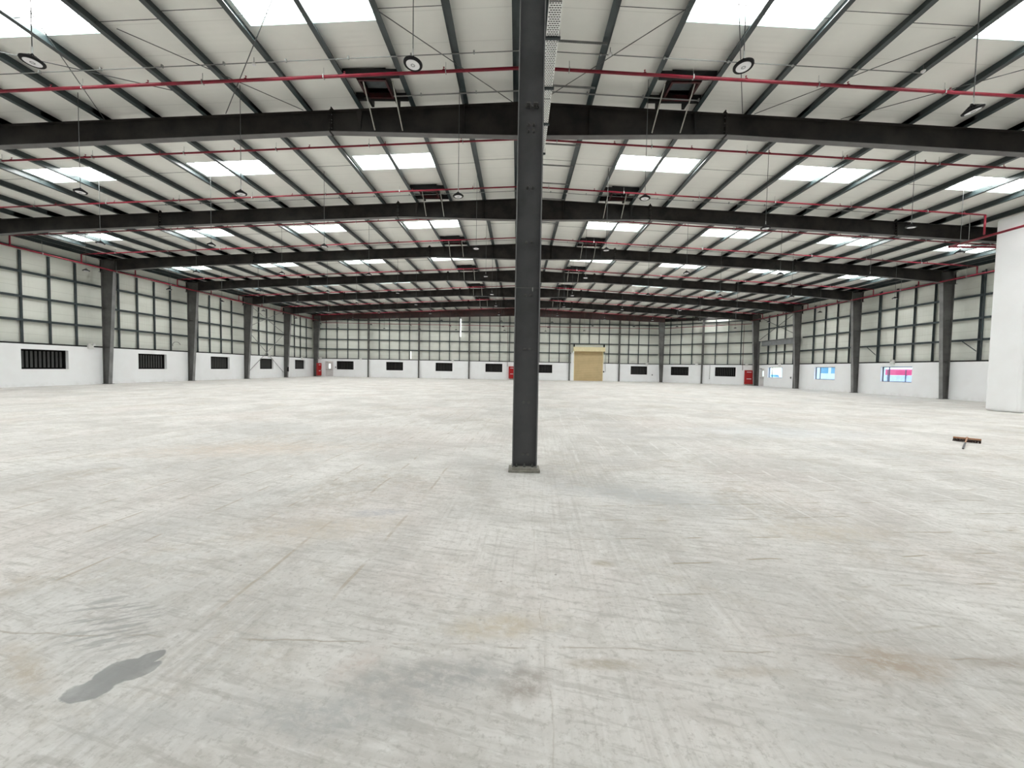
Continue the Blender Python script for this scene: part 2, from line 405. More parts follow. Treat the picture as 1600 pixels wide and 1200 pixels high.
# cross bracing rods of the nearest bay
for a, b in (((-10.4,13.55),(-3.4,6.9)), ((-10.7,10.2),(-7.7,13.55)), ((-3.9,10.0),(-.5,13.6)), ((-10.2,6.3),(-14.7,13.6)),
             ((.5,13.5),(3.9,9.9)), ((3.3,6.9),(7.3,13.55)), ((7.7,13.55),(10.8,10.3)), ((10.6,13.55),(17.6,8.0)), ((-17.9,9.0),(-11.,12.5)), ((-22.,13.3),(-15.,13.5))):
    if a[0] == -22.: continue
    p = (a[0], a[1], RZ(a[0])-.27); q = (b[0], b[1], RZ(b[0])-.27)
    link('brace_rod', MB().tube(p, q, .012, 6).mesh('brace_rod', m_rod), ceil)

# ------------------------------------------------------------------ walls
def strips(mb, x0, x1, openings, z0, z1, f):
    """wall slab in local (s, z) with rectangular openings; f(s0,s1,z0,z1) adds a box"""
    cur = x0
    for a, b, za, zb in sorted(openings):
        if a > cur: f(cur, a, z0, z1)
        if za > z0: f(a, b, z0, za)
        if zb < z1: f(a, b, zb, z1)
        cur = b
    if cur < x1: f(cur, x1, z0, z1)
SILL = 2.72
GZ = [4.25, 5.74, 7.3, 8.75]
WIN_Z = (1.12, 2.40)
m_girtmesh = {}
def girt(parent, ax, pos, a, b, z, inward, name='girt', hh=.15, dp=.16, mat=None):
    key = (ax, round(b-a, 3), inward, hh, dp, (mat or m_girt).name)
    if key not in m_girtmesh:
        L = b-a; mb = MB(); t = .015
        if ax == 'y':
            prof = [(0,0),(0,hh),(inward*dp,hh),(inward*dp,hh-.03),(inward*(dp-t),hh-.03),(inward*(dp-t),hh-t),(inward*t,hh-t),(inward*t,0)]
            prof = [(inward*0, hh-t),(0, hh),(inward*dp,hh),(inward*dp,0),(inward*(dp-.06),0),(inward*(dp-.06),t),(inward*(dp-t),t),(inward*(dp-t),hh-t)]
            if inward < 0: prof = prof[::-1]
            mb.prism(prof, 0, L)
        else:
            prof = [(0,hh-t),(0,hh),(inward*dp,hh),(inward*dp,0),(inward*(dp-.06),0),(inward*(dp-.06),t),(inward*(dp-t),t),(inward*(dp-t),hh-t)]
            mb.prism(prof, 0, L, ax='x')
        m_girtmesh[key] = mb.mesh(name, mat or m_girt)
    loc = (pos, a, z-hh/2) if ax == 'y' else (a, pos, z-hh/2)
    return link(name, m_girtmesh[key], parent, loc)
POST = {}
def post(parent, x, y, z0, z1, name='post', w=.12, rot=0, d=.08):
    key = (round(z1-z0, 2), w, d)
    if key not in POST:
        h = z1-z0; t = .012
        POST[key] = MB().box(-w/2, w/2, -d/2, -d/2+t, 0, h).box(-w/2, -w/2+t, -d/2, d/2, 0, h).box(w/2-t, w/2, -d/2, d/2, 0, h).mesh(name, m_girt)
    return link(name, POST[key], parent, (x, y, z0), (0, 0, rot))

WN = [0]
def louvre_window(parent_loc, rot, width, h=1.28, nbar=9, zc=1.12):
    """dark louvred opening: frame, black sheet for the dark inside and vertical bars; local x along the wall, +y into the wall"""
    WN[0] += 1
    w_ = link('window_%d' % WN[0], None, None, parent_loc, (0,0,rot), kind='structure')
    f = MB(); t = .05
    f.box(0, width, .30, .34, zc, zc+h, m_black)  # black sheet stands in for the darkness behind the bars
    f.box(0, width, .20, .30, zc, zc+t, m_dark).box(0, width, .20, .30, zc+h-t, zc+h, m_dark)
    f.box(0, t, .20, .30, zc+t, zc+h-t, m_dark).box(width-t, width, .20, .30, zc+t, zc+h-t, m_dark)
    link('window_frame', f.mesh('window_frame'), w_)
    bm_ = MB().prism([(-.035,-.02),(.035,-.05),(.035,.0),(-.035,.03)], 0, 1).mesh('bar', m_bar)
    bm_ = MB().add([(-.045,.02,0),(.045,-.02,0),(.045,.0,0),(-.045,.04,0),(-.045,.02,h-.22),(.045,-.02,h-.22),(.045,.0,h-.22),(-.045,.04,h-.22)],
                   [(0,1,5,4),(1,2,6,5),(2,3,7,6),(3,0,4,7),(0,3,2,1),(4,5,6,7)]).mesh('louvre_bar', m_bar)
    for i in range(nbar):
        link('louvre_bar', bm_, w_, (width*(.09+.80*i/(nbar-1)), .22, zc+.11))
    return w_
def glass_window(parent_loc, rot, width, h=1.28, zc=1.12):
    WN[0] += 1
    w_ = link('window_%d' % WN[0], None, None, parent_loc, (0,0,rot), kind='structure')
    f = MB(); t = .05; y0, y1 = .16, .22
    f.box(0, width, y0, y1, zc, zc+t).box(0, width, y0, y1, zc+h-t, zc+h).box(0, t, y0, y1, zc+t, zc+h-t).box(width-t, width, y0, y1, zc+t, zc+h-t)
    f.box(width*.22-.02, width*.22+.02, y0, y1, zc+t, zc+h-t)
    link('window_frame', f.mesh('window_frame', m_alu), w_)
    for a, b in ((t, width*.22-.02), (width*.22+.02, width-t)):
        link('pane', MB().box(a, b, .185, .193, zc+t, zc+h-t).mesh('pane', m_glass), w_)
    return w_

def side_wall(name, s, y_end):
    """s=-1 left, +1 right. root: sheeting; children: masonry, sill rail, girts, posts"""
    root = link(name, MB().box(min(s*WX, s*(WX+.08)), max(s*WX, s*(WX+.08)), FRONT, y_end, SILL-.1, RZ(WX)+.02).mesh(name, m_clad)); root['kind'] = 'structure'
    ops = []
    for k in range(0, 7):
        if s > 0 and k < 3: continue
        if s > 0 and k == 6: continue
        c = FY(k)+3.9; hw = 1.32 if s > 0 else 1.28
        if s < 0 and k == 6: c = FY(k)+3.75
        if c+hw < y_end: ops.append((c-hw, c+hw, *WIN_Z))
    if s > 0: ops.append((49.78, 50.76, 0, 2.32)); ops = [o if not (46 < o[0] < 49) else (46.42, 49.05, *WIN_Z) for o in ops]
    mb = MB(); xa, xb = sorted((s*MX, s*(MX+.40)))
    strips(mb, FRONT, y_end, ops, 0, SILL, lambda a, b, c, d: mb.box(xa, xb, a, b, c, d))
    link('masonry', mb.mesh('masonry', m_wall), root)
    for k in range(-3, 7):
        a = max(FY(k), FRONT); b = min(FY(k+1), y_end)
        girt(root, 'y', s*(WX), a, b, SILL+.05, -s, 'sill_rail', .10, .40, m_dark)
        if k < 1: continue
        for z in GZ:
            if s > 0 and k == 5 and z == 5.74: continue
            girt(root, 'y', s*WX, a, b, z, -s)
        for off in (1.45, 2.95, 4.45, 6.0):
            if FY(k)+off > y_end-.1: continue
            post(root, s*(WX-.10), FY(k)+off, SILL+.1, 8.62 if s < 0 else 8.95, rot=math.pi/2, w=.11)
        if s > 0 and k > 1:   # extra cable riser beside a post
            link('riser', MB().box(s*(WX-.2)-.03, s*(WX-.2)+.03, FY(k)+5.72, FY(k)+5.78, SILL+.1, 9.0).mesh('riser', m_girt), root)
    return root, ops
WL, opsL = side_wall('wall_left', -1, yb(-MX)+.6)
WR, opsR = side_wall('wall_right', 1, CH1.y+.6)
for a, b, _, _ in opsL: louvre_window((-MX, a, 0), math.pi/2, b-a, nbar=10)
for a, b, za, _ in sorted(opsR):
    if za > 0: glass_window((MX, b, 0), -math.pi/2, b-a)
    elif True: RDOOR = (a, b)

def end_wall(name, p0, p1, ops, cols, posts, pipe=True):
    d = p1-p0; L = d.length; rot = math.atan2(d.y, d.x)
    X = lambda s: p0.x + d.x*s/L
    mb = MB(); cuts = [-.8]+([(-X(0))/(X(1)-X(0))] if X(0)*X(L) < 0 else [])+[L+.8]
    holes = [o for o in ops if o[3] > SILL]
    top = [(s, RZ(X(s))+.02) for s in cuts]
    if holes:   # sheeting with the shutter opening left out
        a, b, _, zt = holes[0]
        mb.prism([(-.8,SILL-.1),(a,SILL-.1),(a,RZ(X(a)))]+[(s,z) for s,z in reversed(top) if s < a], .42, .5)
        mb.prism([(a,zt),(b,zt),(b,RZ(X(b))+.02)]+[(s,z) for s,z in reversed(top) if a < s < b]+[(a,RZ(X(a))+.02)], .42, .5)
        mb.prism([(b,SILL-.1),(L+.8,SILL-.1),(L+.8,RZ(X(L+.8))+.02),(b,RZ(X(b))+.02)], .42, .5)
    else:
        mb.prism([(-.8,SILL-.1),(L+.8,SILL-.1)]+top[::-1], .42, .5)
    root = link(name, mb.mesh(name, m_clad), None, (p0.x, p0.y, 0), (0,0,rot)); root['kind'] = 'structure'
    mb = MB(); strips(mb, 0, L, ops, 0, SILL, lambda a, b, c, e: mb.box(a, b, 0, .40, c, min(e, SILL)) if c < SILL else None)
    link('masonry', mb.mesh('masonry', m_wall), root)
    edges = [0]+cols+[L]
    for a, b in zip(edges, edges[1:]):
        hs = [o for o in holes if a-.1 < o[0] < b]
        if hs:
            girt(root, 'x', .42, a, hs[0][0]-.1, SILL+.05, -1, 'sill_rail', .10, .42, m_dark)
            girt(root, 'x', .42, hs[0][1]+.1, b, SILL+.05, -1, 'sill_rail', .10, .42, m_dark)
        else: girt(root, 'x', .42, a, b, SILL+.05, -1, 'sill_rail', .10, .42, m_dark)
        for z in GZ:
            if z > RZ(X(b))-.3 and z > RZ(X(a))-.3: continue
            if hs and z < hs[0][3]:
                girt(root, 'x', .42, a, hs[0][0]-.1, z, -1); girt(root, 'x', .42, hs[0][1]+.1, b, z, -1)
            else: girt(root, 'x', .42, a, b, z, -1)
        n = 5 if b-a > 7 else 4
        for i in range(1, n):
            s = a+(b-a)*i/n; z0 = SILL+.1
            for o in hs:
                if o[0]-.1 < s < o[1]+.1: z0 = 5.80
            post(root, s, .28, z0, RZ(X(s))-.05, w=.11)
    for s in cols:
        if s <= 0 or s >= L: continue
        h = RZ(X(s))-.75 if name == 'wall_far' else RZ(X(s))-.6
        c = MB().box(-.11, .11, -.16, -.145, 0, h).box(-.11, .11, .16, .175, 0, h).box(-.006, .006, -.145, .16, 0, h).box(-.16, .16, -.2, .2, 0, .03)
        link('wall_column', c.mesh('wall_column', m_wcol), root, (s, -.02, 0))
    return root, L, rot
P0 = Vector((-MX, yb(-MX), 0)); P1 = Vector((CH0.x, CH0.y, 0))
sx0 = lambda x: (x - P0.x)*math.sqrt(1+.0284**2)
colx = [-23.1, -15.38, -7.66, .08, 7.83, 15.57]
winx = [-26.7, -19.12, -11.52, -3.83, 3.92, 18.73]
opsF = [(sx0(x-1.3), sx0(x+1.3), *WIN_Z) for x in winx] + [(sx0(8.55), sx0(13.1), 0, 4.6), (sx0(-29.75), sx0(-28.5), 0, 2.36)]
WF, LF, RF = end_wall('wall_far', P0, P1, opsF, [sx0(x) for x in colx], 4)
LC = (CH1-CH0).length
opsC = [(LC*.25-1.3, LC*.25+1.3, *WIN_Z), (LC*.735-1.3, LC*.735+1.3, *WIN_Z)]
WC, LC, RC = end_wall('wall_corner', CH0, CH1, opsC, [LC*.5], 4)
def wpt(p, rot, s, y=0, z=0): return (p.x+math.cos(rot)*s-math.sin(rot)*y, p.y+math.sin(rot)*s+math.cos(rot)*y, z)
for a, b, za, zb in sorted(opsF):
    if za > 1: louvre_window(wpt(P0, RF, a), RF, b-a, nbar=10)
for a, b, za, zb in sorted(opsC): louvre_window(wpt(CH0, RC, a), RC, b-a, nbar=10)
# wall behind the camera
wn_ = link('wall_near', MB().box(-32, 32, FRONT-.3, FRONT, 0, 11.2).mesh('wall_near', m_wall)); wn_['kind'] = 'structure'

# stacked X bracing, left wall, fifth bay
for k, z0, z1 in ((5, .7, 5.6), (5, 5.9, 8.7)):
    for a, b in (((FY(k)+.3, z0), (FY(k+1)-.4, z1)), ((FY(k)+.3, z1), (FY(k+1)-.4, z0))):
        link('brace_rod', MB().tube((-MX+.12, a[0], a[1]), (-MX+.12, b[0], b[1]), .03, 6).mesh('brace_rod', m_braceg), WL)
# portal bracing, right wall, fifth bay
xr = WX-.3
pb = MB().box(xr-.12, xr+.12, FY(5)+.3, FY(6)-.5, 5.78, 5.81).box(xr-.12, xr+.12, FY(5)+.3, FY(6)-.5, 5.15, 5.18).box(xr-.01, xr+.01, FY(5)+.3, FY(6)-.5, 5.18, 5.78)
link('brace_beam', pb.mesh('brace_beam', simple('brace_beam_paint', (.22,.225,.23), (.18,.185,.19))), WR)
link('brace_post', MB().box(MX-.25, MX-.02, FY(6)-.42, FY(6)-.39, 0, 5.8).box(MX-.25, MX-.02, FY(6)-.20, FY(6)-.17, 0, 5.8).box(MX-.14, MX-.13, FY(6)-.39, FY(6)-.20, 0, 5.8).mesh('brace_post', m_wcol), WR)
link('brace_post', MB().box(MX-.25, MX-.02, FY(5)+.3, FY(5)+.33, 0, 5.8).box(MX-.25, MX-.02, FY(5)+.5, FY(5)+.53, 0, 5.8).box(MX-.14, MX-.13, FY(5)+.33, FY(5)+.5, 0, 5.8).mesh('brace_post', m_wcol), WR)
for s0, z0, s1, z1 in ((.3,6.,7.1,8.8), (.3,8.8,7.1,6.)):
    link('brace_rod', MB().tube((MX-.05, FY(5)+s0, z0), (MX-.05, FY(5)+s1, z1), .03, 6).mesh('brace_rod', m_girt), WR)
# knee struts on the right wall posts
for k in (2, 3):
    link('knee_strut', MB().tube((WX-.25, FY(k)+6.9, 4.2), (WX-.25, FY(k)+6.0, 3.45), .03, 6).mesh('knee_strut', m_girt), WR)
# bright daylight strip on the far wall
link('daylight_strip', MB().box(sx0(-9.12), sx0(-8.98), .22, .24, 6.5, 9.2).mesh('daylight_strip', m_slit), WF)
link('daylight_strip', MB().box(sx0(-16.72), sx0(-16.66), .22, .24, 2.95, 4.1).mesh('daylight_strip', m_slit), WF)

# ------------------------------------------------------------------ portal frames
ZT = lambda x: 10.83 - SL*abs(x)
def ZB(x):
    x = abs(x)
    if x <= 6.8: return 9.70+.09*x/6.8
    if x <= 26.3: return 9.79-.0505*(x-6.8)
    return 8.805-(x-26.3)*.085
def rafter_mesh(s, x0, x1, name, mweb=m_rafter, mfl=m_flange):
    mb = MB(); xs = [x0]+[c for c in (26.3,) if x0 < c < x1]+[x1]; hw = .125; t = .016
    for a, b in zip(xs, xs[1:]):
        A, C = s*a, s*b
        def P(p): return p if s > 0 else p[::-1]
        mb.prism(P([(A,ZB(a)),(C,ZB(b)),(C,ZT(b)),(A,ZT(a))]), -.005, .005, mweb)
        mb.prism(P([(A,ZB(a)-t),(C,ZB(b)-t),(C,ZB(b)),(A,ZB(a))]), -hw, hw, mfl)
        mb.prism(P([(A,ZT(a)-t),(C,ZT(b)-t),(C,ZT(b)),(A,ZT(a))]), -hw, hw, mweb)
    return mb.mesh(name)
def splice_mesh(s, x):
    mb = MB(); zb, zt = ZB(x), ZT(x)
    mb.box(s*x-.018, s*x+.018, -.13, .13, zb-.05, zt+.0, m_rafter)
    for q in (-1, 1):
        mb.add([(s*x+q*.018,-.006,zt),(s*x+q*.16,-.006,zt),(s*x+q*.018,-.006,zt+.15),(s*x+q*.018,.006,zt),(s*x+q*.16,.006,zt),(s*x+q*.018,.006,zt+.15)],
               [(0,1,2),(3,5,4),(0,3,4,1),(1,4,5,2),(0,2,5,3)], m_rafter)
    mb.box(s*x-.018, s*x+.018, -.05, .05, zt, zt+.16, m_rafter)
    for z in (zb+.12, zb+.3, zt-.3, zt-.12):
        for y in (-.07, .07):
            for q in (-1, 1): mb.tube((s*x+q*.018, y, z), (s*x+q*.045, y, z), .018, 6, m_bolt)
    return mb.mesh('splice_plate')
RM = {}
for s in (-1, 1):
    for i, (a, b) in enumerate(((0, 6.78), (6.82, 19.85), (19.89, 31.5))):
        RM[s, i] = rafter_mesh(s, a, b, 'rafter_beam')
    RM[s, 'p1'] = splice_mesh(s, 6.8); RM[s, 'p2'] = splice_mesh(s, 19.87)
    RM[s, 'st'] = MB().box(s*2.15-.006, s*2.15+.006, -.12, .12, ZB(2.15), ZT(2.15)-.016, m_rafter).mesh('stiffener')
    RM[s, 'st2'] = MB().add([(s*5.78,-.02,ZB(5.8)),(s*5.7,-.12,ZT(5.8)-.02),(s*5.9,-.12,ZT(5.8)-.02),(s*5.78,0,ZB(5.8)),(s*5.7,0,ZT(5.8)-.02),(s*5.9,0,ZT(5.8)-.02)],
                            [(0,2,1),(3,4,5),(0,1,4,3),(1,2,5,4),(0,3,5,2)], m_rafter).mesh('stiffener')
def wallcol_mesh(s, xi, xt, xo, ztop):
    """tapered eaves column: web, inner and outer flange"""
    mb = MB(); hw = .125; t = .018
    def P(p): return p if s > 0 else p[::-1]
    mb.prism(P([(s*xi,0),(s*xo,0),(s*xo,ZT(xo)),(s*(xt),ZT(xt)-.1),(s*xt,ztop)]), -.006, .006, m_wcol)
    mb.prism(P([(s*xi,0),(s*(xi+t),0),(s*(xt+t),ztop),(s*xt,ztop)]), -hw, hw, m_wflg)
    mb.prism(P([(s*xt,ztop),(s*(xt+t),ztop),(s*(xt+t),ZT(xt)-.03),(s*xt,ZT(xt)-.03)]), -.05, .05, m_wcol)
    mb.prism(P([(s*(xo-t),0),(s*xo,0),(s*xo,ZT(xo)),(s*(xo-t),ZT(xo))]), -hw, hw, m_wcol)
    mb.prism(P([(s*xt,ztop-.02),(s*xo,ztop-.02),(s*xo,ztop),(s*xt,ztop)]), -hw, hw, m_wcol)
    for z in (2.75, 5.74): mb.prism(P([(s*(xi+.02),z),(s*(xo-t),z),(s*(xo-t),z+.012),(s*(xi+.02),z+.012)]), -.10, .10, m_wcol)
    mb.box(min(s*(xi-.1), s*(xo+.0)), max(s*(xi-.1), s*(xo)), -.2, .2, 0, .03, m_wcol)
    return mb.mesh('wall_column')
WCM = {-1: wallcol_mesh(-1, 30.88, 30.35, 31.3, ZB(30.35)), 1: wallcol_mesh(1, 31.12-.22, 30.45, 31.3, ZB(30.45))}
def center_col_mesh(h):
    mb = MB(); hw = .125; t = .015
    for s in (-1, 1): mb.box(s*.185-t/2, s*.185+t/2, -hw, hw, 0, h)
    mb.box(-.178, .178, -.006, .006, 0, h)
    mb.box(-.23, .23, -.16, .16, 0, .03); return mb.mesh('centre_column', m_column)
CCM = center_col_mesh(9.68)
flabel = {0: 'near dark steel column on a grey grout pad in the middle of the hall', 1: 'nearest full-width dark steel roof frame, with four pale struts against its rafter'}
for k in range(0, 8):
    nm = 'portal_frame'
    if k in flabel: lb = flabel[k]
    elif k < 7: lb = 'dark steel roof frame with wall columns, %s back from the near column' % ORD[k-1]
    else: lb = 'rearmost reddish-brown steel roof frame, right against the far wall'
    t = thing(nm, lb, 'steel frame', (0, FY(k), 0), 'steel portal frames')
    if k == 0:
        F0 = t
    for s in (-1, 1):
        if k == 7:
            xe = 31.5 if s < 0 else 21.9
            me = rafter_mesh(s, 0, xe, 'rafter_beam', m_rustbeam, m_rustbeam)
            link('rafter_beam', me, t)
            if s < 0: link('wall_column', WCM[-1], t)
            else:
                c = MB(); z = ZB(21.9)
                c.prism([(21.35,0),(21.75,0),(21.85,z),(21.0,z)], -.006, .006).prism([(21.35,0),(21.37,0),(21.02,z),(21.0,z)], -.16, .16)
                c.prism([(21.73,0),(21.75,0),(21.87,z),(21.85,z)], -.16, .16).box(21.2, 21.9, -.2, .2, 0, .03)
                link('wall_column', c.mesh('wall_column', m_wcol), t)
            continue
        for i in range(3): link('rafter_beam', RM[s, i], t)
        link('splice_plate', RM[s, 'p1'], t); link('splice_plate', RM[s, 'p2'], t)
        link('stiffener', RM[s, 'st'], t); link('stiffener', RM[s, 'st2'], t)
        link('wall_column', WCM[s], t)
    if k not in (0, 7): link('centre_column', CCM, t, (-.03, 0, 0))
# far frame sits in front of the skewed far wall; extra rafter along the corner wall
d = CH1-CH0; mb = MB()
n1 = Vector((-d.y, d.x, 0)).normalized()*-.25
a, b = CH0+n1*0, CH1+n1*0
q = [(0, ZB(21.75)+.25), (LC, ZB(30)+.45), (LC, ZT(31)), (0, ZT(21.75))]
link('corner_rafter', MB().prism(q, -.18, -.16).prism([(0,q[0][1]-.02),(LC,q[1][1]-.02),(LC,q[1][1]),(0,q[0][1])], -.28, -.06).mesh('corner_rafter', m_rafter), WC)

# the near column: flanges left and right, web facing the camera, paired bolts up the web
HW = .125; yc = .125
lx, rx = -.235, .172
cx = (lx+rx)/2
col = link('web', MB().box(lx+.015, rx-.015, yc-.006, yc+.006, .045, 9.68).mesh('web', m_column), F0)
for x in (lx, rx):
    link('flange', MB().box(x if x < 0 else x-.015, x+.015 if x < 0 else x, 0, .25, .045, 9.68).mesh('flange', simple('flange_bright_edge', (.22,.222,.225), (.15,.152,.155), .4) if x < 0 else bpy.data.materials['flange_bright_edge']), F0)  # paler than the web: brightness of the front edges is painted in
def boltpair_mesh(big=False):
    mb = MB(); r = .024 if big else .016; L = .10 if big else .06
    mb.tube((0,0,0), (0,-L,0), r*.62, 8).tube((0,0,0), (0,-.018,0), r*1.5, 6).tube((0,-.02,0), (0,-.04,0), r*1.1, 6)
    return mb.mesh('bolt', m_bolt)
bm1, bm2 = boltpair_mesh(), boltpair_mesh(True)
for z in (5.57, 5.47, 4.59, 3.72, 2.87, 2.0, 1.13, .27):
    for dx in (-.048, .048): link('bolt', bm1, F0, (cx+.012+dx*.85, yc-.006, z))
for dx in (-.065, .045): 
    link('bolt', bm2, F0, (cx+.01+dx, yc-.006, 5.86)); 
    if True: link('bolt', bm2, F0, (cx+.01+dx+.035, yc-.006, 5.86))
link('weld_seam', MB().box(lx+.015, rx-.015, yc-.009, yc-.006, 2.99, 3.0).mesh('weld_seam', m_bolt), F0)
link('cleat', MB().box(cx+.075, cx+.09, yc-.03, yc-.006, 2.94, 3.0).mesh('cleat', m_galv), F0)
bp = link('base_plate', MB().box(lx-.012, rx+.012, -.02, .27, .075-.03, .075).mesh('base_plate', m_grout), F0); bev(bp)
anc = MB().tube((0,0,0), (0,0,.016), .022, 6).tube((0,0,.016), (0,0,.03), .017, 6).tube((0,0,.03), (0,0,.055), .009, 6).mesh('anchor_bolt', m_bolt)
for x in (-.13, 0, .13):
    for y in (.055, .2): link('anchor_bolt', anc, F0, (cx+x, y, .075))
gp = MB().box(lx-.055, rx+.05, -.28+.24, .30, 0, .045).mesh('grout_pad', m_grout)
gp = link('grout_pad', gp, F0); bev(gp, .008)

# ------------------------------------------------------------------ roof fans (two per bay, either side of the ridge)
def fan_meshes(s):
    R = {}
    x0, x1 = s*4.42, s*5.32; y0, y1 = 0, .96
    xa, xb = min(x0, x1), max(x0, x1)
    z0 = RZ(5.32)-.02
    h = MB(); zt = 11.5
    h.box(xa-.02, xa, y0-.02, y1+.02, z0, zt).box(xb, xb+.02, y0-.02, y1+.02, z0, zt).box(xa, xb, y0-.02, y0, z0, zt).box(xa, xb, y1, y1+.02, z0, zt).box(xa-.02, xb+.02, y0-.02, y1+.02, zt, zt+.02)
    R['hood'] = h.mesh('hood', m_dark)
    z = RZ(4.9)-.26
    R['trimmer'] = MB().box(s*3.98 if s > 0 else -5.72, 5.72 if s > 0 else -3.98, -.09, 0, z-.02, z+.2).mesh('trimmer_beam', m_dark)
    m = MB(); zf = z-.03
    fx0, fx1 = sorted((s*4.42, s*5.32))
    for a, b, c, d in ((fx0, fx1, .06, .12), (fx0, fx1, .84, .90), (fx0, fx0+.06, .12, .84), (fx1-.06, fx1, .12, .84)): m.box(a, b, c, d, zf, zf+.16)
    for xx in (fx0, fx1-.03): m.box(xx, xx+.03, -.9+.9, .95, zf+.16, zf+.20)
    R['ring'] = m.mesh('fan_frame', m_rustred)
    d = MB()
    for i in range(5):
        yy = .16+.13*i
        d.add([(fx0+.06,yy,zf+.34),(fx1-.06,yy,zf+.34),(fx1-.06,yy+.12,zf+.28),(fx0+.06,yy+.12,zf+.28),(fx0+.06,yy,zf+.355),(fx1-.06,yy,zf+.355),(fx1-.06,yy+.12,zf+.295),(fx0+.06,yy+.12,zf+.295)],
              [(0,3,2,1),(4,5,6,7),(0,1,5,4),(1,2,6,5),(2,3,7,6),(3,0,4,7)])
    R['damper'] = d.mesh('damper_blade', m_fanblue)
    R['rail'] = {x: MB().box(x-.045, x+.045, 0, 1.42, z+.04, z+.24).mesh('side_rail', m_dark) for x in (s*4.42, s*5.32)}
    R['strut'] = {x: MB().tube((s*x[0], .15, zf+.02), (s*x[1], 1.36, ZB(x[1])+.06), .021, 8).mesh('strut', m_strut) for x in ((4.24, 4.28), (5.16, 5.24))}
    R['clamp'] = MB().box(s*5.35-.06, s*5.35+.12, .80, .92, zf-.02, zf+.10).mesh('motor', m_dark)
    return R
m_rustred = simple('fan_frame_red', (.05,.004,.006), (.02,.006,.006), .6, scale=5)
m_fanblue = simple('damper_grey', (.07,.09,.095), (.05,.06,.065), .5)
m_strut = simple('strut_pale', (.40,.39,.35), (.32,.31,.28), .5, scale=9)
FM = {s: fan_meshes(s) for s in (-1, 1)}
for k in range(-1, 6):
    for s in (-1, 1):
        if k < 0: continue
        side = 'left' if s < 0 else 'right'
        lb = 'red-framed roof fan %s of the near column, %s of its row' % (side, ('nearest' if k == 0 else '%s' % ORD[k]))
        R = FM[s]; t = thing('roof_fan', lb, 'roof fan', (0, FY(k)+6.02, 0), 'roof fans either side of the ridge')
        link('hood', R['hood'], t); link('trimmer_beam', R['trimmer'], t); link('trimmer_beam', R['trimmer'], t, (0, 1.03, 0))
        link('fan_frame', R['ring'], t); link('damper_blade', R['damper'], t)
        for m in R['rail'].values(): link('side_rail', m, t)
        for m in R['strut'].values(): link('strut', m, t)
        link('motor', R['clamp'], t)

# ------------------------------------------------------------------ sprinkler pipework
def head_mesh():
    return MB().tube((0,0,0), (0,0,.07), .011, 6).tube((0,0,.07), (0,0,.078), .026, 8).tube((0,0,-.02), (0,0,.0), .05, 8).mesh('sprinkler_head', m_red)
SHM = head_mesh()
HGM = MB().tube((0,0,0), (0,0,.26), .006, 5).box(-.012, .012, -.055, .055, -.055, .055).mesh('pipe_hanger', m_galv)
def cross_pipe(y, xl, xr, lb, r=.042, zo=.57):
    t = thing('sprinkler_pipe', lb, 'pipe', (0, y, 0), 'red sprinkler pipes crossing under the roof')
    for a, b in ((xl, 0), (0, xr)):
        link('pipe', MB().tube((a,0,RZ(a)-zo), (b,0,RZ(b)-zo), r, 10).mesh('pipe', m_red, True), t)
    x = xl+1.2; i = 0
    while x < xr-.5:
        link('sprinkler_head', SHM, t, (x, 0, RZ(x)-zo+r)); x += 2.95
        i += 1
    x = xl+2.4
    while x < xr-.5:
        link('pipe_hanger', HGM, t, (x, 0, RZ(x)-zo)); x += 3.63
    return t
offs = [(0, 5.5), (1, 1.52), (1, 5.4), (2, 1.45), (2, 5.2), (3, 1.45), (3, 5.2), (4, 1.45), (4, 5.2), (5, 1.45), (5, 5.2), (6, 1.45), (6, 5.2)]
for n, (k, o) in enumerate(offs):
    xl, xr_ = -30.25, 30.3
    if k == 1 and o > 3: xr_ = 22.1
    if k == 1 and o < 3: xr_ = 22.5
    if k == 0: xr_ = 22.5
    if k == 6 and o > 3: xr_ = 24.0
    elif k == 6: xr_ = 27.5
    if n == 0: lb = 'nearest and thickest-looking red sprinkler pipe crossing overhead in front of the first rafter'
    else: lb = 'red sprinkler pipe crossing under the roof, %s back from the nearest' % (ORD[n-1] if n <= 11 else 'last')
    cross_pipe(FY(k)+o, xl, xr_, lb, .044 if n == 0 else .034)
def run_pipe(name_lb, pts, r=.055, heads=0, drops=(), cat='pipe', m_red=m_red):
    t = thing('sprinkler_main', name_lb, cat, pts[0])
    o = Vector(pts[0]); mb = MB()
    for p, q in zip(pts, pts[1:]):
        link('pipe', MB().tube(Vector(p)-o, Vector(q)-o, r, 10).mesh('pipe', m_red, True), t)
    for p in pts[1:-1]:
        link('elbow', MB().lathe([(.001,-r*1.3),(r*.9,-r),(r*1.35,0),(r*.9,r),(.001,r*1.3)], 10).mesh('elbow', m_red, True), t, Vector(p)-o)
    for x, y, z0, z1 in drops:
        link('drop', MB().tube(Vector((x,y,z0))-o, Vector((x,y,z1))-o, .04, 8).mesh('drop', m_red, True), t)
    y = min(p[1] for p in pts)+1.5
    if heads:
        while y < max(p[1] for p in pts):
            link('pipe_hanger', MB().tube((0,0,0), (0,0,.75), .008, 5).box(-.06,.06,-.02,.02,-.06,.06).mesh('pipe_hanger', m_galv) if 'mh' not in globals() else globals()['mh'], t, Vector((pts[0][0], y, pts[0][2]))-o)
            y += heads
    return t
run_pipe('long red sprinkler main running along the left wall below the eaves', [(-30.25, FY(1), 8.42), (-30.25, 58.1, 8.42)], .05, 4.5,
         [(-30.25, FY(k)+o, 8.42, RZ(30.3)-.57) for k, o in offs if k > 0])
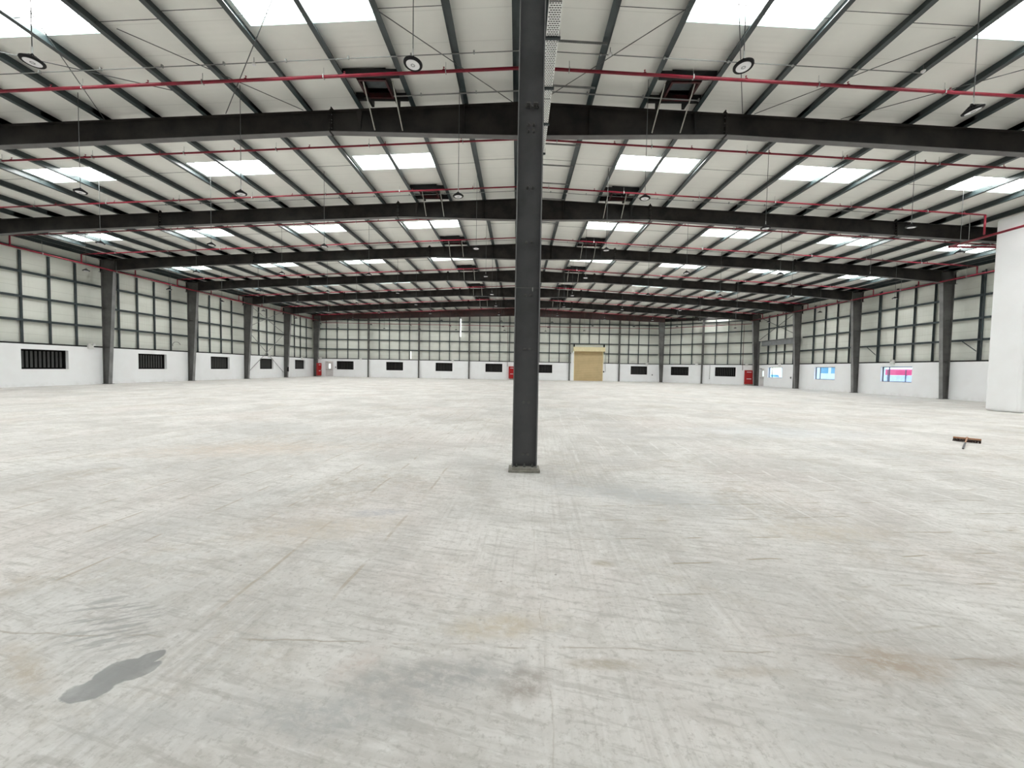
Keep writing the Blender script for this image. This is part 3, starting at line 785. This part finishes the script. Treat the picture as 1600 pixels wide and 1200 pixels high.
run_pipe('long red sprinkler main running along the right wall below the eaves', [(30.3, 21., 8.49), (30.3, 51.5, 8.49)], .05, 4.5,
         [(30.3, FY(k)+o, 8.49, RZ(30.3)-.57) for k, o in offs if k > 1 and FY(k)+o < 51])
run_pipe('red sprinkler pipe turning in from the upper right, in front of the white partition', [(22.5, 8., 8.5), (22.5, 20.95, 8.5), (30.3, 20.95, 8.5)], .055, 0,
         [(22.5, FY(0)+5.5, 8.5, RZ(22.5)-.57), (22.5, FY(1)+1.52, 8.5, RZ(22.5)-.57), (22.1, FY(1)+5.4, 8.5, RZ(22.1)-.57)])
link('drop_wire', MB().tube((0,0,0), (0,0,1.35), .010, 5).mesh('drop_wire', m_galv), bpy.data.objects['sprinkler_main.002'], (22.5-22.5+.0, 12.1, .05))
yw = lambda x: yb(x)-.12
run_pipe('thin red pipe running level across the far wall above the windows', [(-30.2, yw(-30.2), 8.2), (21.4, yw(21.4)-.3, 8.2), (31.0, 51.9, 8.2)], .04)
run_pipe('dark red riser dropping down the far wall to the hose cabinet beside the near column', [(-1.75, yb(-1.7)-.1, 8.2), (-1.75, yb(-1.7)-.1, 2.0)], .025, m_red=m_darkred)
run_pipe('dark red riser dropping to the hose cabinet in the far right corner', [(30.2, 52.6, 8.2), (30.2, 52.6, 2.0)], .025, m_red=m_darkred)

# ------------------------------------------------------------------ cable tray beside the ridge, on strut channels
ct = thing('cable_tray', 'pale perforated steel cable tray running back beside the near column', 'cable tray', (.515, 0, 9.55))
def tray_mesh(L):
    mb = MB(); Wd = .30; cw = .05; cl = .055; n = 5; t = .0
    for j in range(int(L/cl)):
        y = j*cl; off = (j % 2)*.5
        for i in range(n+1):
            xa = -Wd/2 + (i-off)*Wd/n; xb = xa+Wd/n
            A, Bx = max(xa, -Wd/2), min(xb, Wd/2)
            if Bx-A < .005: continue
            if Bx-A < cw*.9: mb.add([(A,y,0),(Bx,y,0),(Bx,y+cl,0),(A,y+cl,0)], [(0,3,2,1)]); continue
            h0, h1, g0, g1 = A+.008, Bx-.008, y+.015, y+cl-.015
            mb.add([(A,y,0),(Bx,y,0),(Bx,y+cl,0),(A,y+cl,0),(h0,g0,0),(h1,g0,0),(h1,g1,0),(h0,g1,0)], [(0,4,5,1),(1,5,6,2),(2,6,7,3),(3,7,4,0)])
    for s in (-1, 1): mb.box(s*Wd/2-.002, s*Wd/2+.002, 0, L, 0, .06)
    return mb.mesh('tray_length', m_tray)
TM = tray_mesh(3.0)
for i in range(4): link('tray_length', TM, ct, (0, 2.6+3.0*i, 0), kind=None)
cb = MB()
for i in range(6): cb.tube((-.11+.044*i, 2.6, .028), (-.11+.044*i, 14.5, .028), .021, 6)
link('cables', cb.mesh('cables', m_lampblk), ct)
br = MB().box(-.19, .19, -.03, .03, -.055, -.005).tube((-.17,0,-.03), (-.17,0,1.3), .006, 5).tube((.17,0,-.03), (.17,0,1.3), .006, 5)
for x in (-.12,-.04,.04,.12): br.box(x-.012, x+.012, -.035, .035, -.065, -.05)
brm = br.mesh('tray_bracket', m_girt)
for y in (6.3, 7.9, 9.48, 11.12, 12.7, 14.4): link('tray_bracket', brm, ct, (0, y, 0))
def channel_mesh(L):
    mb = MB().box(0, L, -.02, -.016, -.02, .02).box(0, L, .016, .02, -.02, .02).box(0, L, -.016, .016, .016, .02)
    n = int(L/.06)
    for i in range(n): mb.box(i*.06+.01, i*.06+.04, -.012, .012, -.03, -.012)
    return mb.mesh('strut_channel', m_conduit)
CHM = channel_mesh(1.5)
for i, y in enumerate((9.3, 11.0, 12.68, 14.3, 15.85, 17.45, 19.1, 20.8, 22.4, 24.1)):
    link('strut_channel', CHM, ct, (.13, y, 1.17), (0, .05, 0))
def conduit(lb, y, x0, x1, zo, r=.014):
    t = thing('conduit', lb, 'conduit', (0, y, 0), 'thin grey conduits crossing under the purlins')
    for a, b in ((x0, 0), (0, x1)):
        link('tube', MB().tube((a,0,RZ(a)-zo), (b,0,RZ(b)-zo), r, 6).mesh('tube', m_conduit), t)
    x = x0+.9
    while x < x1:
        link('saddle', SAD, t, (x, 0, RZ(x)-zo)); x += 1.815
SAD = MB().box(-.02, .02, -.03, .03, -.02, .06).mesh('saddle', m_galv)
conduit('thin grey conduit crossing just in front of the nearest red pipe', FY(0)+5.22, -17., 11.1, .30)
conduit('short grey conduit and channel beside the two nearest roof fans', FY(0)+6.8, -4.4, 5.6, .31, .02)
for k in range(1, 5):
    conduit('thin grey conduit under the purlins, %s roof bay, ahead of the rafter' % ORD[k], FY(k)+6.45, -19.5, 19.5, .30)

# ------------------------------------------------------------------ high-bay lamps
LZ = 7.2
LH = MB().lathe([(.122,-.008),(.126,-.014),(.160,-.012),(.170,.004),(.170,.022),(.150,.034),(.118,.040),(.112,.052),(.07,.058),(.062,.064),(.060,.105),(.03,.118),(.012,.15)], 32)
for i in range(16):
    a = 2*math.pi*i/16; c, s = math.cos(a), math.sin(a)
    LH.add([(.065*c-.003*s,.065*s+.003*c,.04),(.160*c-.003*s,.160*s+.003*c,.028),(.07*c-.003*s,.07*s+.003*c,.095),(.065*c+.003*s,.065*s-.003*c,.04),(.160*c+.003*s,.160*s-.003*c,.028),(.07*c+.003*s,.07*s-.003*c,.095)],
           [(0,1,2),(3,5,4),(0,3,4,1),(1,4,5,2),(0,2,5,3)])
LH = LH.mesh('housing', m_lampblk)
LL = MB().lathe([(.114,-.016),(.124,-.009)], 28).mesh('lens', m_lens)
LCh = MB()
for i in range(8):
    a = 2*math.pi*i/8+.2; LCh.box(.03*math.cos(a)-.008, .03*math.cos(a)+.008, .03*math.sin(a)-.008, .03*math.sin(a)+.008, -.021, -.016)
LCh = LCh.mesh('led_chips', m_chip)
LK = MB().tube((0,0,.14), (0,0,.27), .012, 6).mesh('hook', m_galv)
def xname(i, s): return '%s row %s of the near column' % (ORD[i], 'left' if s < 0 else 'right')
lamps = []
regY = [7.25, 12.65, 18.05, 23.45, 29.06, 34.3, 39.9, 45.8, 51.5, 56.6]
XL = [-2.18, -9.25, -14.55, -19.8, -26.6]; XR = [3.81, 9.2, 14.4, 19.5, 26.9]
wide = [8.38, 15.1, 22.0, 28.4, 35.3, 42.4, 49.1, 55.2]
for i, x in enumerate(XL): lamps.append((x, i, -1, [y for y in regY if y < 57.2 and (i < 4 or y > 20)]))
lamps.append((XR[0], 0, 1, regY))
lamps.append((XR[1], 1, 1, wide)); lamps.append((XR[2], 2, 1, [14.81]+wide[2:7])); lamps.append((XR[3], 3, 1, [17.76, 22.16, 28.37, 35.3, 42.4, 48.4])); lamps.append((XR[4], 4, 1, [28.4, 35.3, 42.4, 48.8]))
wires = {}
for x, ci, s, ys in lamps:
    vis = [y for y in ys if abs(x-CAM.x)/y < 1.36 and not (abs(x) < 9.3 and y < 7.0)]
    for n, y in enumerate(vis):
        yy = y
        lb = 'round hanging lamp, %s in the %s' % ('nearest' if n == 0 else ORD[n]+' back', xname(ci, s))
        t = thing('high_bay_lamp', lb, 'lamp', (x, yy, LZ), 'round high-bay lamps hanging from the roof')
        tilt = (random.uniform(-.07,.07), random.uniform(-.07,.07), random.uniform(0,6))
        if (ci, s, n) == (1, 1, 0): tilt = (.0, -.30, 0)
        h = link('housing', LH, t, rot=tilt); link('led_chips', LCh, h); link('lens', LL, t, rot=tilt); link('hook', LK, t)
        px = min(PX, key=lambda p: abs(p-abs(x))); top = RZ(x)-(.012)-LZ
        dx = (math.copysign(px, x)-x)
        key = round(x, 2)
        if key not in wires: wires[key] = MB().tube((0,0,.26), (0,0,top), .009, 5).mesh('wire', m_rod)
        link('wire', wires[key], t)

# small round detectors under the roof
for lb, x, y in (('small white round detector under the purlin right of the near column', 2.3, 11.35), ('small white detector left of the nearest roof fan, on the grey conduit', -7.95, 11.42), ('small white detector at the right end of the nearest grey conduit', 11.05, 11.32),
                 ('small white detector by the second rafter, just right of the near column', 2.2, 20.1)):
    t = thing('smoke_detector', lb, 'detector', (x, y, RZ(x)-.36))
    link('base', MB().lathe([(.05,.0),(.055,.02),(.055,.035)], 16).mesh('base', m_white), t)
    link('sensor_head', MB().lathe([(.022,-.03),(.032,-.01),(.034,.0)], 12).mesh('sensor_head', m_lens), t)
    link('stem', MB().tube((0,0,.03), (0,0,.2), .008, 5).mesh('stem', m_rod), t)

# ------------------------------------------------------------------ doors
def person_door(idx, loc, rot, w_, h, light_x):
    d = link('door_%d' % idx, None, None, loc, (0,0,rot), kind='structure')
    link('door_frame', MB().box(0, .07, .02, .2, 0, h).box(w_-.07, w_, .02, .2, 0, h).box(.07, w_-.07, .02, .2, h-.07, h).mesh('door_frame', m_jamb), d)
    lf = MB(); a, b = .08, w_-.08; la, lb_ = light_x
    z0, z1 = 1.25, 1.95
    lf.box(a, la, .06, .10, .01, h-.08).box(lb_, b, .06, .10, .01, h-.08).box(la, lb_, .06, .10, .01, z0).box(la, lb_, .06, .10, z1, h-.08)
    link('door_leaf', lf.mesh('door_leaf', m_door), d)
    link('vision_panel', MB().box(la, lb_, .075, .085, z0, z1).mesh('vision_panel', m_glass), d)
    link('panic_bar', MB().box(a+.06, b-.06, .0, .05, 1.02, 1.07).box(a+.06, a+.1, .05, .06, 1.0, 1.1).box(b-.1, b-.06, .05, .06, 1.0, 1.1).mesh('panic_bar', m_conduit), d)
    link('door_closer', MB().box(a+.1, a+.4, .02, .06, h-.16, h-.10).mesh('door_closer', m_conduit), d)
person_door(1, wpt(P0, RF, sx0(-29.75)), RF, sx0(-28.5)-sx0(-29.75), 2.36, (.55, .85))
person_door(2, (MX, 50.76, 0), -math.pi/2, .98, 2.32, (.56, .84))
# roller shutter
sh = link('door_3', None, None, wpt(P0, RF, sx0(8.55)), (0,0,RF), kind='structure')
SWd = sx0(13.1)-sx0(8.55)
cur = MB(); n = 34; hh = 4.62/n
prof = [(.10+(.012 if i % 2 else 0), i*hh) for i in range(n+1)]
for i in range(n):
    z = i*hh
    cur.add([(.06,.10,z),(SWd-.08,.10,z),(SWd-.08,.085,z+hh*.5),(.06,.085,z+hh*.5),(.06,.10,z+hh),(SWd-.08,.10,z+hh)], [(0,1,2,3),(3,2,5,4)])
link('shutter_curtain', cur.mesh('shutter_curtain', m_shutter), sh)
link('bottom_bar', MB().box(.06, SWd-.08, .06, .13, 0, .12).mesh('bottom_bar', m_shutter), sh)
for x in (-.02, SWd-.08): link('guide_rail', MB().box(x, x+.10, .02, .16, 0, 4.6).mesh('guide_rail', m_shutbox), sh)
link('jamb_panel', MB().box(-.45, -.03, -.01, .02, 0, 4.35).mesh('jamb_panel', m_wall), sh)
hb = link('shutter_box', MB().box(-.12, SWd+.18, -.42, .15, 4.55, 5.22).mesh('shutter_box', m_shutbox), sh); bev(hb, .02)
link('box_seam', MB().box(SWd-.62, SWd-.60, -.424, -.42, 4.55, 5.22).mesh('box_seam', m_shutter), sh)
for x in (-.1, SWd): link('hood_bracket', MB().box(x, x+.16, -.2, .15, 5.22, 5.62).mesh('hood_bracket', m_dark), sh)
link('chain', MB().path([(SWd+.28,-.1,4.5),(SWd+.36,-.1,3.8),(SWd+.30,-.1,2.6),(SWd+.38,-.1,1.4)], .025).mesh('chain', m_conduit), sh)
for z in (1.35, 4.4): link('switch_box', MB().box(SWd+.02, SWd+.2, -.06, .02, z, z+.2).mesh('switch_box', m_dark), sh)

# ------------------------------------------------------------------ hose cabinets
def cabinet(lb, loc, rot, w_=.85, h=1.85, d_=.35):
    t = thing('hose_cabinet', lb, 'cabinet', loc, None, None, (0,0,rot))
    b = link('body', MB().box(-w_/2, w_/2, 0, d_, .18, .18+h).mesh('body', m_cab), t); bev(b, .01)
    link('door', MB().box(-w_/2+.03, w_/2-.03, -.03, 0, .22, .18+h*.34).mesh('door', m_cab), t)
    link('door', MB().box(-w_/2+.03, w_/2-.03, -.03, 0, .18+h*.36, .14+h).mesh('door', m_cab), t)
    for z in (.18+h*.36-.01, .18+h*.84): link('pale_plate', MB().box(-w_*.26, w_*.22, -.045, -.03, z, z+.07).mesh('pale_plate', m_lens), t)
    link('handle', MB().box(w_/2-.12, w_/2-.08, -.07, -.03, .95, 1.15).mesh('handle', m_galv), t)
    link('plinth', MB().box(-w_/2+.12, w_/2-.06, .03, d_-.02, 0, .18).mesh('plinth', m_grout), t)
cabinet('red hose cabinet in the far left corner by the pale door', (-30.1, 58.05, 0), 1.05, .62)
cabinet('red hose cabinet on the far wall, partly hidden by the near column', wpt(P0, RF, sx0(-1.05), -.40), RF, .95)
cabinet('largest red cabinet in the far right corner beside the dark column', (30.75, 51.95, 0), RC+.25, 1.1)

# ------------------------------------------------------------------ emergency lights, wall boxes
EB = MB().box(-.13, .13, -.09, 0, 0, .20).mesh('battery_box', m_white)
EH = MB().tube((0,-.02,0), (0,-.13,-.02), .055, 10, r2=.07).mesh('lamp_head', m_white)
def emerg(lb, loc, rot):
    t = thing('emergency_light', lb, 'light', loc, 'twin-head emergency lights on the wall sill', None, (0,0,rot)); t.scale = (1.35,1.1,1.25)
    link('battery_box', EB, t); link('lamp_head', EH, t, (-.11, -.02, .25)); link('lamp_head', EH, t, (.11, -.02, .25))
for y, lb in ((27.75, 'white twin-head emergency light on the left wall sill, nearest the camera'), (48.0, 'white emergency light on the left wall sill, middle of the braced bay'), (55.3, 'white emergency light on the left wall sill, next to the far left corner')):
    emerg(lb, (-MX+.0, y, SILL-.12), math.pi/2)
for y, lb in ((32.9, 'white twin-head emergency light above the nearest window of the right wall'), (46.9, 'white emergency light above the farthest window of the right wall')):
    emerg(lb, (MX-.0, y, SILL-.12), -math.pi/2)
for x, lb in ((-30.4, 'white emergency light above the pale door in the far left corner'), (-24.3, 'white emergency light on the far wall, just left of its first column'), (-10.2, 'white emergency light on the far wall, above the third louvred window'), (19.9, 'white emergency light on the far wall, right of the roller shutter')):
    emerg(lb, wpt(P0, RF, sx0(x), 0, SILL-.1), RF)
emerg('white emergency light on the angled corner wall, by its middle column', wpt(CH0, RC, LC*.44, 0, SILL-.1), RC)
emerg('white emergency light above the largest red cabinet, right corner', wpt(CH0, RC, LC*.94, 0, SILL-.1), RC)
def wbox(lb, loc, rot):
    t = thing('wall_box', lb, 'switch box', loc, None, None, (0,0,rot))
    b = link('cover', MB().box(-.07, .07, -.05, 0, -.1, .1).mesh('cover', m_conduit), t); link('rocker', MB().box(-.03, .03, -.06, -.05, -.04, .04).mesh('rocker', m_dark), t)
wbox('small grey switch box right of the pale door, far left', wpt(P0, RF, sx0(-28.1), 0, 1.45), RF)
wbox('small grey switch box under the louvred window nearest the angled corner', wpt(P0, RF, sx0(20.8), 0, 1.1), RF)
wbox('small grey switch box on the right wall, beyond the farthest window', (MX, 44.9, 1.2), -math.pi/2)
t = thing('wall_conduit', 'thin grey vertical cable drop on the white angled corner wall', 'conduit', wpt(CH0, RC, LC*.58, -.03, .8), None, None, (0,0,RC))
link('tube', MB().tube((0,0,0), (0,0,1.9), .022, 6).mesh('tube', m_conduit), t); link('end_box', MB().box(-.04, .04, -.03, .03, -.1, 0).mesh('end_box', m_conduit), t)
# loose curl of cable over the second left window
pts = [(.0, .1+.30*math.cos(a)-a*.06, .25*math.sin(a)) for a in [i*.35 for i in range(12)]]
t = thing('cable_curl', 'loose grey curl of cable above the second window of the left wall', 'cable', (-WX+.35, 35.0, 3.35))
link('loop', MB().path(pts, .02, 6).mesh('loop', m_conduit), t)
# floor-sweeping junction on the left column
t = thing('extinguisher_holder', 'small dark holder fixed low on the sixth column of the left wall', 'bracket', (-30.72, FY(6)-.16, .9))
link('bracket', MB().box(-.1, .1, -.03, .0, -.1, .5).mesh('bracket', m_dark), t)
link('canister', MB().lathe([(.07,0),(.08,.04),(.08,.36),(.03,.44),(.025,.5)], 14, c=(.0,-.12,0)).mesh('canister', m_dark), t)

# ------------------------------------------------------------------ white partition at the right
pt = MB().box(23.45, 31.2, 18.45, 19.8, 0, 9.45).mesh('partition', m_wall)
pt = thing('partition_block', 'tall white plastered partition block at the right edge', 'wall block', (0,0,0), None, pt); bev(pt, .12, 4)

# ------------------------------------------------------------------ broom on the floor
br_ = thing('push_broom', 'wide push broom lying on the bare concrete at the right', 'broom', (11.36, 9.98, 0), None, None, (0,0,-.89))
hd = link('head_block', MB().box(-.235, .235, -.035, .035, .075, .115).mesh('head_block', m_wood), br_); bev(hd, .008)
bb = MB(); rr = random.Random(3)
for i in range(48):
    for j in range(4):
        x = -.235+.47*(i+.5)/48; y = -.03+.06*(j+.5)/4; dx, dy = rr.uniform(-.012,.012), (y*.35)+rr.uniform(-.008,.008)
        bb.tube((x,y,.078), (x+dx, y+dy, .003), .0042, 4)
link('bristles', bb.mesh('bristles', m_bristle), br_, kind='stuff')
link('handle', MB().tube((0,-.02,.12), (.0,-.80,.068), .014, 8).mesh('handle', m_wood), br_)
link('handle_grip', MB().tube((.0,-.80,.068), (.0,-1.55,.018), .018, 8).mesh('handle_grip', m_grip), br_, label='grey lower half of the handle')
link('socket', MB().tube((0,.015,.12), (0,-.05,.118), .02, 8).mesh('socket', m_wood), br_)

# ------------------------------------------------------------------ outside, seen through the right-hand windows
og = link('ground_outside', MB().box(32.4, 130, -20, 160, -.35, -.05).mesh('ground_outside', simple('yard_ground', (.62,.60,.55), (.55,.53,.48), .9))); og['kind'] = 'structure'
m_redp = simple('hoarding_red', (.75,.06,.16), (.7,.05,.14), .5); m_pale = simple('hoarding_pale', (.55,.62,.75), (.5,.52,.68), .5); m_cream = simple('kerb_cream', (.75,.68,.5), (.6,.5,.4), .8)
m_bglass = simple('building_glass', (.12,.35,.48), (.10,.28,.40), .2); m_bwhite = simple('building_white', (.75,.76,.78), (.7,.7,.72), .7); m_brown = simple('vehicle_brown', (.30,.16,.11), (.24,.12,.09), .4)
t = thing('boundary_fence', 'red-topped pale fence seen outside through the nearest right window', 'fence', (46, 46, -.05))
for i in range(7):
    y = -6+2.2*i
    link('fence_panel', MB().box(0, .08, y, y+2.12, .35, 1.72).mesh('fence_panel', m_pale), t)
    link('top_panel', MB().box(-.02, .10, y, y+2.12, 1.75, 2.45).mesh('top_panel', m_redp), t)
    link('fence_post', MB().box(-.05, .13, y+2.12, y+2.2, 0, 2.45).mesh('fence_post', m_alu), t)
link('kerb', MB().box(-.15, .25, -6, 9.4, 0, .33).mesh('kerb', m_cream), t)
t = thing('office_building', 'white building with blue glass seen outside through the middle right window', 'building', (62, 78, -.05))
link('wall', MB().box(0, 8, -12, 14, 0, 9).mesh('wall', m_bwhite), t)
for i in range(9):
    for z in (1.9, 4.6):
        link('window', MB().box(-.08, 0, -11+2.8*i, -9+2.8*i, z, z+1.5).mesh('window', m_bglass), t)
link('canopy', MB().box(-1.6, 0, -12, 14, 3.7, 3.95).mesh('canopy', m_bwhite), t)
def car(lb, loc, rot, mat):
    t = thing('parked_car', lb, 'car', loc, None, None, (0,0,rot))
    b = link('body', MB().prism([(-2.1,.3),(2.1,.3),(2.15,.75),(1.3,.95),(-1.9,.98),(-2.15,.7)], -.85, .85).mesh('body', mat), t); bev(b, .08)
    b = link('cabin', MB().prism([(-1.6,.97),(1.15,.95),(.5,1.42),(-1.1,1.45)], -.72, .72).mesh('cabin', m_bglass), t); bev(b, .05)
    for x in (-1.35, 1.35):
        for y in (-.86, .70): link('wheel', MB().tube((x,y,.32), (x,y+.16,.32), .32, 16).mesh('wheel', m_dark), t)
car('brown car parked outside the middle right window', (50.5, 60.5, -.05), 1.1, m_brown)
car('pale car parked outside the farthest right window', (55, 84, -.05), .6, m_bwhite)
